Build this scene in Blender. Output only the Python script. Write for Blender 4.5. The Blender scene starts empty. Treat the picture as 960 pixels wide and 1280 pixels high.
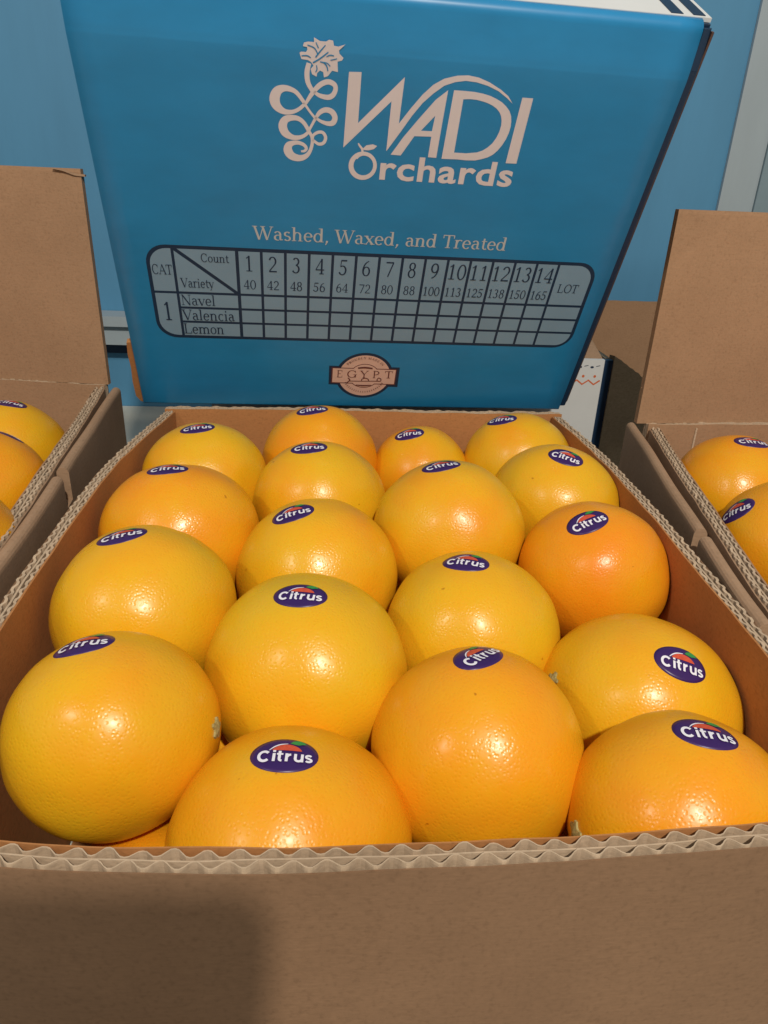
import bpy, bmesh, math, random
from mathutils import Vector, Matrix, noise
from mathutils.geometry import tessellate_polygon

random.seed(7)
SC = bpy.context.scene
COL = SC.collection
R = math.radians

# ------------------------------------------------------------------ camera
CAM_POS = Vector((0, 0, 0.27))
pitch, roll, yaw = R(25), R(2.5), R(-4.5)
fwd = Vector((0, math.cos(pitch), -math.sin(pitch)))
up0 = Vector((0, math.sin(pitch), math.cos(pitch)))
rt0 = Vector((1, 0, 0))
rt = rt0 * math.cos(roll) + up0 * math.sin(roll)
up = up0 * math.cos(roll) - rt0 * math.sin(roll)
yawm = Matrix.Rotation(yaw, 3, 'Z')
rt, up, fwd = yawm @ rt, yawm @ up, yawm @ fwd
cam_rot = Matrix((rt, up, -fwd)).transposed()
cd = bpy.data.cameras.new('camera')
cam = bpy.data.objects.new('camera', cd)
cd.sensor_fit = 'HORIZONTAL'
cd.sensor_width = 36.0
cd.lens = 36.0 * 900 / 960
cd.clip_start = 0.01
cd.clip_end = 60
cam.matrix_world = Matrix.Translation(CAM_POS) @ cam_rot.to_4x4()
COL.objects.link(cam)
SC.camera = cam

# ------------------------------------------------------------------ light
W = bpy.data.worlds.new('World')
SC.world = W
W.use_nodes = True
bg = W.node_tree.nodes['Background']
bg.inputs[0].default_value = (0.98, 0.95, 0.90, 1)
bg.inputs[1].default_value = 0.27

def lamp(name, loc, target, size, watts, colour):
    d = bpy.data.lights.new(name, 'AREA')
    d.shape = 'DISK'
    d.size = size
    d.energy = watts
    d.color = colour
    o = bpy.data.objects.new(name, d)
    o.location = loc
    o.rotation_euler = (Vector(target) - Vector(loc)).to_track_quat('-Z', 'Y').to_euler()
    COL.objects.link(o)
    return o

lamp('ceiling_lamp', (0.20, -0.75, 1.28), (0.02, 0.30, 0.10), 0.060, 20.0, (1.0, 0.90, 0.76))
lamp('wall_lamp', (-0.95, -0.55, 1.25), (0.0, 0.35, 0.10), 0.08, 4.0, (1.0, 0.90, 0.76))

SC.view_settings.view_transform = 'Standard'
SC.view_settings.look = 'None'
SC.view_settings.exposure = 0.0
SC.view_settings.gamma = 1.0
SC.view_settings.use_curve_mapping = False
SC.render.engine = 'CYCLES'
SC.cycles.max_bounces = 10
SC.cycles.diffuse_bounces = 6

# ------------------------------------------------------------------ materials
class NT:
    def __init__(s, name):
        s.m = bpy.data.materials.new(name)
        s.m.use_nodes = True
        s.t = s.m.node_tree
        s.n = s.t.nodes
        s.b = s.n['Principled BSDF']
    def node(s, typ, **kw):
        q = s.n.new(typ)
        for k, v in kw.items():
            if k.startswith('i_'):
                q.inputs[k[2:].replace('_', ' ')].default_value = v
            else:
                setattr(q, k, v)
        return q
    def link(s, a, b):
        s.t.links.new(a, b)
    def coords(s, scale=(1, 1, 1)):
        tc = s.node('ShaderNodeTexCoord')
        mp = s.node('ShaderNodeMapping')
        mp.inputs['Scale'].default_value = scale
        s.link(tc.outputs['Object'], mp.inputs['Vector'])
        return mp.outputs['Vector']
    def noise(s, vec, scale, detail=3, rough=0.55):
        q = s.node('ShaderNodeTexNoise')
        q.inputs['Scale'].default_value = scale
        q.inputs['Detail'].default_value = detail
        q.inputs['Roughness'].default_value = rough
        s.link(vec, q.inputs['Vector'])
        return q.outputs['Fac']
    def ramp(s, fac, stops):
        q = s.node('ShaderNodeValToRGB')
        e = q.color_ramp.elements
        while len(e) < len(stops):
            e.new(0.5)
        for k, (p, c) in enumerate(stops):
            e[k].position = p
            e[k].color = tuple(c) + (1,)
        s.link(fac, q.inputs['Fac'])
        return q.outputs['Color']
    def mix(s, fac, a, b, typ='MIX'):
        q = s.node('ShaderNodeMix', data_type='RGBA', blend_type=typ)
        for sock, v in ((q.inputs[0], fac), (q.inputs[6], a), (q.inputs[7], b)):
            if hasattr(v, 'links'):
                s.link(v, sock)
            elif isinstance(v, (int, float)):
                sock.default_value = v
            else:
                sock.default_value = tuple(v) + (1,)
        return q.outputs[2]
    def bump(s, h, strength, dist, prev=None):
        q = s.node('ShaderNodeBump')
        q.inputs['Strength'].default_value = strength
        q.inputs['Distance'].default_value = dist
        s.link(h, q.inputs['Height'])
        if prev is not None:
            s.link(prev, q.inputs['Normal'])
        return q.outputs['Normal']
    def set(s, **kw):
        for k, v in kw.items():
            sock = s.b.inputs[k.replace('_', ' ')]
            if hasattr(v, 'links'):
                s.link(v, sock)
            elif isinstance(v, (tuple, list)):
                sock.default_value = tuple(v) + (1,) if len(v) == 3 else v
            else:
                sock.default_value = v
        return s.m

def kraft(name, c, spread=0.12, rough=0.8):
    t = NT(name)
    v = t.coords((1, 1, 1))
    vs = t.coords((30, 30, 170))
    fibre = t.noise(vs, 8, 4, 0.65)
    blot = t.noise(v, 22, 4, 0.6)
    speck = t.noise(v, 650, 2, 0.5)
    lo = [x * (1 - spread) for x in c]
    hi = [min(1, x * (1 + spread)) for x in c]
    a = t.ramp(fibre, [(0.3, lo), (0.7, hi)])
    b = t.ramp(blot, [(0.3, (0.90, 0.89, 0.88)), (0.7, (1.05, 1.05, 1.05))])
    e = t.ramp(speck, [(0.25, (0.86, 0.85, 0.84)), (0.45, (1, 1, 1)), (0.75, (1.05, 1.05, 1.06))])
    m1 = t.mix(1.0, a, b, 'MULTIPLY')
    m2 = t.mix(1.0, m1, e, 'MULTIPLY')
    h = t.bump(speck, 0.25, 0.0003)
    h = t.bump(fibre, 0.2, 0.0004, h)
    t.set(Base_Color=m2, Roughness=rough, Normal=h)
    t.b.inputs['Specular IOR Level'].default_value = 0.25
    return t.m

def paint(name, c, rough=0.5, vary=0.05, scale=(1, 1, 1), nscale=30, coat=0.0, spec=0.4, bump=0.0):
    t = NT(name)
    v = t.coords(scale)
    n = t.noise(v, nscale, 5, 0.6)
    a = t.ramp(n, [(0.3, [x * (1 - vary) for x in c]), (0.7, [min(1, x * (1 + vary)) for x in c])])
    t.set(Base_Color=a, Roughness=rough, Coat_Weight=coat)
    t.b.inputs['Specular IOR Level'].default_value = spec
    t.b.inputs['Coat Roughness'].default_value = 0.3
    if bump:
        t.set(Normal=t.bump(n, bump, 0.002))
    return t.m

def orange_skin():
    t = NT('orange_skin')
    v = t.coords()
    at = t.node('ShaderNodeAttribute', attribute_type='OBJECT', attribute_name='hue')
    sd = t.node('ShaderNodeAttribute', attribute_type='OBJECT', attribute_name='seed')
    add = t.node('ShaderNodeVectorMath', operation='ADD')
    t.link(v, add.inputs[0])
    t.link(sd.outputs['Vector'], add.inputs[1])
    v = add.outputs[0]
    big = t.noise(v, 26, 3, 0.5)
    m = t.node('ShaderNodeMath', operation='MULTIPLY_ADD')
    t.link(big, m.inputs[0])
    m.inputs[1].default_value = 1.15
    ad = t.node('ShaderNodeMath', operation='ADD')
    t.link(at.outputs['Fac'], ad.inputs[0])
    ad.inputs[1].default_value = -0.62
    t.link(ad.outputs[0], m.inputs[2])
    col = t.ramp(m.outputs[0], [(0.0, (0.71, 0.445, 0.014)), (0.35, (0.765, 0.40, 0.011)), (0.65, (0.80, 0.320, 0.009)), (1.0, (0.81, 0.238, 0.007))])
    vo = t.node('ShaderNodeTexVoronoi', feature='F1')
    vo.inputs['Scale'].default_value = 820
    vo.inputs['Randomness'].default_value = 1.0
    t.link(v, vo.inputs['Vector'])
    pit = t.ramp(vo.outputs['Distance'], [(0.0, (0.0, 0.0, 0.0)), (0.5, (1, 1, 1))])
    pc = t.ramp(vo.outputs['Distance'], [(0.0, (0.97, 0.95, 0.92)), (0.35, (1, 1, 1))])
    fleck = t.noise(v, 210, 2, 0.5)
    fl = t.ramp(fleck, [(0.205, (0.62, 0.50, 0.38)), (0.235, (1, 1, 1))])
    c1 = t.mix(1.0, col, pc, 'MULTIPLY')
    c2 = t.mix(1.0, c1, fl, 'MULTIPLY')
    gn = t.noise(v, 17, 2, 0.5)
    gf = t.ramp(gn, [(0.55, (0, 0, 0)), (0.78, (0.08, 0.08, 0.08))])
    c2 = t.mix(gf, c2, (0.50, 0.42, 0.016))
    scuff = t.noise(v, 75, 5, 0.65)
    rg = t.ramp(scuff, [(0.35, (0.25, 0.25, 0.25)), (0.7, (0.38, 0.38, 0.38))])
    wob = t.noise(v, 260, 3, 0.6)
    h = t.bump(wob, 0.06, 0.0009)
    h = t.bump(pit, 0.28, 0.00026, h)
    t.set(Base_Color=c2, Roughness=rg, Normal=h, Coat_Weight=0.06)
    t.b.inputs['Coat Roughness'].default_value = 0.18
    t.b.inputs['Specular IOR Level'].default_value = 0.40
    t.b.inputs['Subsurface Weight'].default_value = 0.12
    t.b.inputs['Subsurface Radius'].default_value = (0.008, 0.003, 0.0008)
    t.b.inputs['Subsurface Scale'].default_value = 0.6
    return t.m

M = {}
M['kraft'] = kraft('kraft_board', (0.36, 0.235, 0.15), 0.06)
M['kraft_front'] = kraft('kraft_shaded_board', (0.215, 0.127, 0.073), 0.07)  # middle carton's outer board, its partial shade put into a darker tone
M['kraft_flap'] = kraft('kraft_flap_face', (0.36, 0.22, 0.13), 0.05)
M['kraft_in'] = kraft('kraft_bounce_liner', (0.42, 0.190, 0.070), 0.06)  # orange bounce light from the fruit is put into this saturated tone
M['kraft_flute'] = kraft('kraft_fluting', (0.50, 0.385, 0.275), 0.1)
M['kraft_olive'] = kraft('kraft_dull', (0.43, 0.34, 0.23), 0.15)
M['orange'] = orange_skin()
M['calyx'] = paint('dry_green_calyx', (0.33, 0.29, 0.12), 0.7, 0.3, nscale=900)
M['sticker'] = paint('purple_sticker_film', (0.040, 0.014, 0.112), 0.35, 0.06, nscale=200)
M['sticker_white'] = paint('white_sticker_print', (0.80, 0.80, 0.90), 0.4, 0.02)
M['sticker_red'] = paint('red_sticker_print', (0.60, 0.085, 0.04), 0.4, 0.15, nscale=700)
M['sticker_green'] = paint('green_sticker_print', (0.04, 0.26, 0.06), 0.4, 0.15, nscale=700)
M['blue_print'] = paint('blue_carton_print', (0.015, 0.220, 0.490), 0.38, 0.07, (1, 1, 2.5), 26, coat=0.15, bump=0.05)
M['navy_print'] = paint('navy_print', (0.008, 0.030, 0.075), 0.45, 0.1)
M['white_print'] = paint('white_carton_print', (0.66, 0.69, 0.71), 0.5, 0.03)
M['pink_print'] = paint('pale_pink_print', (0.66, 0.61, 0.65), 0.5, 0.04)
M['slogan_print'] = paint('pale_slogan_print', (0.46, 0.50, 0.54), 0.5, 0.04)
M['cell_print'] = paint('pale_table_print', (0.19, 0.32, 0.46), 0.5, 0.04)
M['seal_print'] = paint('peach_seal_print', (0.66, 0.46, 0.40), 0.5, 0.05)
M['seal_ink'] = paint('brown_seal_ink', (0.12, 0.035, 0.035), 0.5, 0.1)
M['orange_ink'] = paint('orange_zigzag_ink', (0.65, 0.16, 0.06), 0.5, 0.1)
M['worn'] = kraft('worn_board_edge', (0.10, 0.06, 0.05))
M['wall'] = paint('blue_wall_paint', (0.085, 0.270, 0.465), 0.55, 0.05, (5, 5, 0.9), 6, bump=0.04)
M['wall_white'] = paint('white_wall_paint', (0.62, 0.64, 0.64), 0.6, 0.05, (4, 4, 1), 8, bump=0.05)
M['wall_shaded'] = paint('shaded_wall_paint', (0.20, 0.28, 0.33), 0.6, 0.06)  # shade of a wall face turning away, put into the colour
M['wall_pale'] = paint('pale_grey_wall_paint', (0.34, 0.41, 0.46), 0.6, 0.05, (4, 4, 1), 8, bump=0.05)
M['table'] = paint('pale_table_top', (0.62, 0.62, 0.55), 0.5, 0.05)
M['phone'] = paint('black_phone_shell', (0.02, 0.02, 0.022), 0.3, 0.05)

# ------------------------------------------------------------------ object helpers
def mesh(name, verts, faces, mat, parent=None, smooth=False):
    me = bpy.data.meshes.new(name)
    me.from_pydata([tuple(v) for v in verts], [], faces)
    me.materials.append(mat)
    if smooth:
        me.polygons.foreach_set('use_smooth', [True] * len(me.polygons))
    me.update()
    o = bpy.data.objects.new(name, me)
    COL.objects.link(o)
    if parent is not None:
        o.parent = parent
    return o

def thing(name, label, cat, loc=(0, 0, 0), group=None):
    o = bpy.data.objects.new(name, None)
    o.empty_display_size = 0.05
    COL.objects.link(o)
    o.location = loc
    return tag(o, label, cat, group)

def tag(o, label=None, cat=None, group=None, kind=None):
    for k, v in (('label', label), ('category', cat), ('group', group), ('kind', kind)):
        if v:
            o[k] = v
    return o

class MB:
    """collects boxes, ribbons and sheets into one mesh"""
    def __init__(s):
        s.v, s.f = [], []
    def add(s, vs, fs):
        k = len(s.v)
        s.v += [tuple(v) for v in vs]
        s.f += [tuple(i + k for i in f) for f in fs]
    def box(s, x0, x1, y0, y1, z0, z1):
        s.add([(x, y, z) for x in (x0, x1) for y in (y0, y1) for z in (z0, z1)],
              [(0, 1, 3, 2), (4, 6, 7, 5), (0, 4, 5, 1), (2, 3, 7, 6), (0, 2, 6, 4), (1, 5, 7, 3)])
    def band(s, left, right, z0, ztop):
        """a standing ribbon between two polylines (lists of xy), tops may vary per point"""
        n = len(left)
        zt = ztop if isinstance(ztop, (list, tuple)) else [ztop] * n
        vs = []
        for (a, b, z) in zip(left, right, zt):
            vs += [(a[0], a[1], z0), (a[0], a[1], z), (b[0], b[1], z), (b[0], b[1], z0)]
        fs = []
        for i in range(n - 1):
            p, q = 4 * i, 4 * i + 4
            fs += [(p, q, q + 1, p + 1), (p + 1, q + 1, q + 2, p + 2), (p + 2, q + 2, q + 3, p + 3)]
        fs += [(0, 1, 2, 3), (4 * n - 1, 4 * n - 2, 4 * n - 3, 4 * n - 4)]
        s.add(vs, fs)
    def build(s, name, mat, parent=None, smooth=False):
        return mesh(name, s.v, s.f, mat, parent, smooth)

def resample(path, step):
    pts = [Vector(p) for p in path]
    L = [0]
    for a, b in zip(pts, pts[1:]):
        L.append(L[-1] + (b - a).length)
    n = max(2, int(L[-1] / step) + 1)
    out, k = [], 0
    for i in range(n):
        d = L[-1] * i / (n - 1)
        while k < len(pts) - 2 and d > L[k + 1]:
            k += 1
        f = (d - L[k]) / max(1e-9, L[k + 1] - L[k])
        out.append(pts[k].lerp(pts[k + 1], f))
    return out, L[-1]

def smooth_path(ctrl, n=24):
    """Catmull-Rom through control points"""
    P = [Vector(p) for p in ctrl]
    if len(P) < 3:
        return P
    Q = [P[0] * 2 - P[1]] + P + [P[-1] * 2 - P[-2]]
    out = []
    for i in range(1, len(Q) - 2):
        a, b, c, d = Q[i - 1:i + 3]
        for k in range(n):
            t = k / n
            out.append(0.5 * ((2 * b) + (c - a) * t + (2 * a - 5 * b + 4 * c - d) * t * t + (3 * b - a - 3 * c + d) * t ** 3))
    out.append(P[-1])
    return out

def normals(pts):
    ns = []
    for i in range(len(pts)):
        a, b = pts[max(0, i - 1)], pts[min(len(pts) - 1, i + 1)]
        d = (b - a).normalized()
        ns.append(Vector((d.y, -d.x)))        # to the right of the direction of travel
    return ns

def offset(pts, ns, d):
    return [p + n * d for p, n in zip(pts, ns)]

def fluted_wall(parent, ctrl, z0, z1, thick, seed=0, pitch_=0.0060, label=None, out='kraft', th=0.00055, e=0.0008, inner='kraft_flap'):
    """double-wall corrugated board. ctrl runs along the OUTER face, the board grows to the right of it, into the carton."""
    rnd = random.Random(seed)
    path = smooth_path(ctrl)
    pts, L = resample(path, 0.004)
    ns = normals(pts)
    n = len(pts)
    ph = rnd.random() * 9
    def top(i, k, amp=0.0007):
        return z1 + amp * noise.noise((pts[i].x * 55 + ph, pts[i].y * 55, k * 3.1)) + 0.0012 * noise.noise((pts[i].x * 11, pts[i].y * 11, ph))
    lin = []
    for k, d in enumerate((0.0, thick * 0.5 - e / 2, thick - e)):
        b = MB()
        drop = (0.0014, 0.0007, 0.0002)[k]
        b.band(offset(pts, ns, d), offset(pts, ns, d + e), z0, [top(i, k) - drop for i in range(n)])
        lin.append(b)
    w = lin[0].build('wall', M[out], parent)
    if label:
        w['label'] = label
    lin[2].build('inner_liner', M[inner], w)
    lin[1].build('middle_liner', M['kraft_flute'], w)
    # two fluted mediums
    for k in range(2):
        b = MB()
        lo, hi = thick * 0.5 * k + e, thick * 0.5 * (k + 1) - e
        mid, amp = (lo + hi) / 2, (hi - lo) / 2 - 0.0002
        fine, _ = resample(path, pitch_ / 8)
        fns = normals(fine)
        l, r_, zt = [], [], []
        for i, (p, q) in enumerate(zip(fine, fns)):
            s_ = i * pitch_ / 8
            wob = 0.35 * noise.noise((s_ * 60, k * 7.0 + ph, 0))
            c = mid + amp * max(-1, min(1, 1.12 * math.sin(2 * math.pi * s_ / pitch_ + k * 1.9 + wob + ph)))
            c = max(lo + th, min(hi - th, c))
            l.append(p + q * (c - th))
            r_.append(p + q * (c + th))
            zt.append(z1 + 0.0010 * noise.noise((s_ * 140, ph, k * 5)) + 0.0012 * noise.noise((p.x * 11, p.y * 11, ph)) - 0.0002)
        b.band(l, r_, z1 - 0.035, zt)
        b.build('fluting', M['kraft_flute'], w)
    return w

def board(name, parent, ctrl, z0, z1, thick, mat, notch=None, label=None, lean=0.0, rounded=True):
    """a standing single sheet of board with a rounded folded top; ctrl is one face, the board grows to the right.
    notch = (from, to, depth) along the length leaves a slot in the top"""
    path = smooth_path(ctrl)
    pts, L = resample(path, 0.004)
    ns = normals(pts)
    prof = [(0, z0), (0, z1 - thick * 0.5)]
    if rounded:
        for k in range(1, 8):
            a = math.pi * k / 8
            prof.append((thick * 0.5 * (1 - math.cos(a)), z1 - thick * 0.5 + thick * 0.5 * math.sin(a)))
    else:
        prof += [(0.0002, z1), (thick - 0.0002, z1)]
    prof += [(thick, z1 - thick * 0.5), (thick, z0)]
    m = len(prof)
    b = MB()
    def run(i0, i1, cut):
        vs = []
        for i in range(i0, i1 + 1):
            wv = 0.0009 * noise.noise((pts[i].x * 16, pts[i].y * 16, z1 * 40))
            for (d, z) in prof:
                zz = min(z, z1 - cut) if cut else z
                q = pts[i] + ns[i] * (d + wv * (z - z0) / max(1e-6, z1 - z0) + lean * (z - z0))
                vs.append((q.x, q.y, zz))
        fs = []
        for i in range(i1 - i0):
            for k in range(m - 1):
                p = i * m + k
                fs.append((p, p + m, p + m + 1, p + 1))
        fs += [tuple(range(m)), tuple(reversed(range((i1 - i0) * m, (i1 - i0) * m + m)))]
        b.add(vs, fs)
    N = len(pts) - 1
    if notch:
        a, c = int(N * notch[0]), max(int(N * notch[0]) + 1, int(N * notch[1]))
        run(0, a, 0); run(a, c, notch[2]); run(c, N, 0)
    else:
        run(0, N, 0)
    o = b.build(name, mat, parent, False)
    if label:
        o['label'] = label
    return o

def poly2d(outer, holes=()):
    loops = [[Vector((x, y, 0)) for x, y in outer]] + [[Vector((x, y, 0)) for x, y in h] for h in holes]
    flat = [v for l in loops for v in l]
    return [(v.x, v.y) for v in flat], [tuple(t) for t in tessellate_polygon(loops)]

def strip(points):
    """a pen stroke of changing width: points (x, y, width) -> verts, faces"""
    P = [Vector((p[0], p[1])) for p in points]
    w = [p[2] for p in points]
    vs, fs = [], []
    for i, p in enumerate(P):
        a, b = P[max(0, i - 1)], P[min(len(P) - 1, i + 1)]
        d = (b - a).normalized()
        q = Vector((-d.y, d.x)) * w[i] / 2
        vs += [(p + q)[:], (p - q)[:]]
    for i in range(len(P) - 1):
        fs.append((2 * i, 2 * i + 1, 2 * i + 3, 2 * i + 2))
    return vs, fs

def curve3(points, n=6):
    """smooth a stroke given as (x, y, width)"""
    if len(points) < 3:
        return points
    P = [Vector(p) for p in points]
    return [tuple(v) for v in smooth_path(P, n)]

def sans(text, offset_=0.0, spacing=1.0):
    cu = bpy.data.curves.new('sans_text', 'FONT')
    cu.body = text
    cu.offset = offset_
    cu.resolution_u = 3
    cu.space_character = spacing
    cu.fill_mode = 'FRONT'
    o = bpy.data.objects.new('sans_text', cu)
    COL.objects.link(o)
    dg = bpy.context.evaluated_depsgraph_get()
    me = bpy.data.meshes.new_from_object(o.evaluated_get(dg))
    vs = [(v.co.x, v.co.y) for v in me.vertices]
    fs = [tuple(p.vertices) for p in me.polygons]
    bpy.data.objects.remove(o)
    bpy.data.curves.remove(cu)
    bpy.data.meshes.remove(me)
    return vs, fs

# ---- a small serif alphabet drawn with pen strokes (cap height 0.70, x height 0.46)
T, t_ = 0.105, 0.045
def L_(x0, y0, x1, y1, w=T): return [(x0, y0, w), (x1, y1, w)]
def A_(cx, cy, rx, ry, a0, a1, tv=0.10, th=t_):
    n = max(4, int(abs(a1 - a0) / 15))
    out = []
    for i in range(n + 1):
        a = R(a0 + (a1 - a0) * i / n)
        out.append((cx + (rx - tv * 0.35) * math.cos(a), cy + (ry - th * 0.4) * math.sin(a), th + (tv - th) * abs(math.cos(a)) ** 1.4))
    return out
def S_(x, y, w=0.22): return L_(x - w / 2, y, x + w / 2, y, 0.038)
G = {
 ' ': (0.26, []),
 ',': (0.25, [L_(0.14, 0.09, 0.12, -0.02, 0.10), L_(0.13, 0.0, 0.07, -0.13, 0.05)]),
 '0': (0.5, [A_(.25, .35, .22, .36, 0, 360)]),
 '1': (0.5, [L_(.26, 0, .26, .70), L_(.12, .58, .27, .68, t_), S_(.26, .02, .3)]),
 '2': (0.5, [A_(.24, .50, .19, .20, 165, -35), L_(.385, .40, .07, .05, .06), L_(.06, .035, .45, .035, .07)]),
 '3': (0.5, [A_(.22, .53, .17, .17, 150, -90), A_(.21, .19, .20, .19, 90, -155)]),
 '4': (0.5, [L_(.34, 0, .34, .70), L_(.34, .69, .04, .21, t_), L_(.03, .20, .47, .20, .055), S_(.34, .02, .24)]),
 '5': (0.5, [L_(.13, .665, .43, .665, .07), L_(.14, .67, .11, .38, t_), A_(.21, .22, .21, .22, 125, -155)]),
 '6': (0.5, [A_(.25, .21, .20, .22, 0, 360), A_(.42, .22, .38, .48, 178, 100, .09, .04)]),
 '7': (0.5, [L_(.06, .655, .46, .655, .075), L_(.44, .65, .20, 0, .075)]),
 '8': (0.5, [A_(.25, .53, .17, .17, 0, 360), A_(.25, .19, .20, .20, 0, 360)]),
 '9': (0.5, [A_(.25, .49, .20, .22, 0, 360), A_(.08, .48, .38, .48, -2, -80, .09, .04)]),
 'A': (0.66, [L_(.06, 0, .33, .70, t_), L_(.33, .70, .60, 0), L_(.16, .24, .50, .24, t_), S_(.07, .02, .2), S_(.59, .02, .24)]),
 'C': (0.64, [A_(.34, .35, .30, .36, 40, 320), L_(.55, .47, .55, .68, t_)]),
 'D': (0.68, [L_(.12, 0, .12, .70), A_(.18, .35, .42, .36, 90, -90), L_(.03, .02, .22, .02, .04), L_(.03, .68, .22, .68, .04)]),
 'E': (0.58, [L_(.12, 0, .12, .70), L_(.03, .02, .52, .02, .04), L_(.03, .68, .50, .68, .04), L_(.12, .36, .38, .36, t_), L_(.50, .52, .50, .70, t_), L_(.52, 0, .52, .18, t_)]),
 'G': (0.70, [A_(.35, .35, .31, .36, 45, 330), L_(.58, .02, .58, .30), S_(.56, .30, .22), L_(.57, .48, .57, .68, t_)]),
 'I': (0.32, [L_(.16, 0, .16, .70), S_(.16, .02), S_(.16, .68)]),
 'L': (0.58, [L_(.13, 0, .13, .70), S_(.13, .68), L_(.03, .02, .52, .02, .04), L_(.52, 0, .52, .18, t_)]),
 'M': (0.84, [L_(.09, 0, .11, .70, t_), L_(.11, .70, .41, 0), L_(.41, 0, .71, .70, t_), L_(.72, 0, .72, .70), S_(.09, .02, .18), S_(.72, .02)]),
 'N': (0.70, [L_(.11, 0, .11, .68, t_), L_(.10, .69, .58, 0), L_(.58, 0, .58, .70, t_), S_(.11, .02, .2), S_(.58, .68, .2), S_(.08, .68, .14)]),
 'O': (0.70, [A_(.35, .35, .32, .36, 0, 360)]),
 'P': (0.58, [L_(.13, 0, .13, .70), A_(.20, .50, .32, .20, 90, -90), L_(.13, .685, .21, .685, .04), L_(.13, .315, .21, .315, .04), S_(.13, .02), S_(.08, .68, .12)]),
 'R': (0.64, [L_(.13, 0, .13, .70), A_(.20, .51, .32, .19, 90, -90), L_(.28, .33, .58, 0), S_(.13, .02)]),
 'T': (0.60, [L_(.30, 0, .30, .70), L_(.03, .675, .57, .675, .05), L_(.04, .52, .04, .69, t_), L_(.56, .52, .56, .69, t_), S_(.30, .02, .26)]),
 'U': (0.70, [L_(.13, .24, .13, .70), A_(.34, .25, .25, .26, 180, 360), L_(.56, .24, .56, .70, t_), S_(.13, .68), S_(.56, .68, .18)]),
 'V': (0.66, [L_(.07, .69, .34, 0), L_(.34, .0, .60, .69, t_), S_(.09, .68, .24), S_(.58, .68, .18)]),
 'W': (0.94, [L_(.07, .69, .28, 0), L_(.28, 0, .48, .69, t_), L_(.44, .69, .65, 0), L_(.65, 0, .87, .69, t_), S_(.08, .68, .24), S_(.45, .68, .22), S_(.86, .68, .18)]),
 'Y': (0.66, [L_(.07, .69, .33, .32), L_(.59, .69, .33, .32, t_), L_(.33, 0, .33, .34), S_(.08, .68), S_(.58, .68, .18), S_(.33, .02)]),
 'a': (0.47, [L_(.33, .02, .33, .33, .095), A_(.20, .32, .16, .15, 0, 155), A_(.21, .14, .17, .15, 90, 290), L_(.33, .28, .21, .27, t_), L_(.32, .03, .45, .04, .05)]),
 'c': (0.44, [A_(.24, .23, .20, .24, 45, 315)]),
 'd': (0.54, [A_(.23, .23, .20, .24, 0, 360), L_(.40, .0, .40, .72), S_(.34, .70, .16), L_(.40, .02, .51, .02, .04)]),
 'e': (0.46, [A_(.23, .23, .20, .24, 5, 320), L_(.05, .25, .41, .25, t_)]),
 'h': (0.56, [L_(.12, 0, .12, .72), A_(.27, .29, .18, .18, 180, 0), L_(.41, 0, .41, .30), S_(.12, .02), S_(.42, .02), S_(.07, .70, .12)]),
 'i': (0.28, [L_(.13, 0, .13, .46), S_(.13, .02), S_(.08, .44, .12), L_(.13, .58, .13, .68, .10)]),
 'l': (0.28, [L_(.13, 0, .13, .72), S_(.13, .02), S_(.08, .70, .12)]),
 'm': (0.84, [L_(.12, 0, .12, .46), A_(.27, .29, .18, .18, 180, 0), L_(.41, 0, .41, .30), A_(.56, .29, .18, .18, 180, 0), L_(.70, 0, .70, .30), S_(.12, .02), S_(.41, .02), S_(.71, .02), S_(.07, .44, .12)]),
 'n': (0.56, [L_(.12, 0, .12, .46), A_(.27, .29, .18, .18, 180, 0), L_(.41, 0, .41, .30), S_(.12, .02), S_(.42, .02), S_(.07, .44, .12)]),
 'o': (0.48, [A_(.24, .23, .21, .24, 0, 360)]),
 'r': (0.40, [L_(.12, 0, .12, .46), A_(.27, .29, .17, .18, 180, 45), S_(.13, .02, .26), S_(.07, .44, .12)]),
 's': (0.39, [A_(.19, .345, .15, .125, 30, 275), A_(.19, .12, .16, .13, 95, -155)]),
 't': (0.33, [L_(.15, .10, .15, .60, .095), A_(.25, .11, .12, .11, 180, 325), L_(.03, .445, .30, .445, t_)]),
 'u': (0.56, [L_(.13, .16, .13, .46), A_(.26, .17, .17, .18, 180, 350), L_(.42, .02, .42, .46), S_(.08, .44, .12), S_(.37, .44, .12), L_(.42, .02, .53, .02, .04)]),
 'v': (0.48, [L_(.06, .45, .25, 0), L_(.25, 0, .43, .45, t_), S_(.07, .44), S_(.42, .44, .14)]),
 'x': (0.50, [L_(.08, .45, .42, 0), L_(.41, .45, .09, 0, t_), S_(.09, .44), S_(.40, .44, .16), S_(.08, .02, .16), S_(.41, .02)]),
 'y': (0.48, [L_(.06, .45, .26, .02), L_(.43, .45, .20, -.14, t_), S_(.07, .44), S_(.42, .44, .14), L_(.20, -.14, .10, -.16, .06)]),
}

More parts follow.
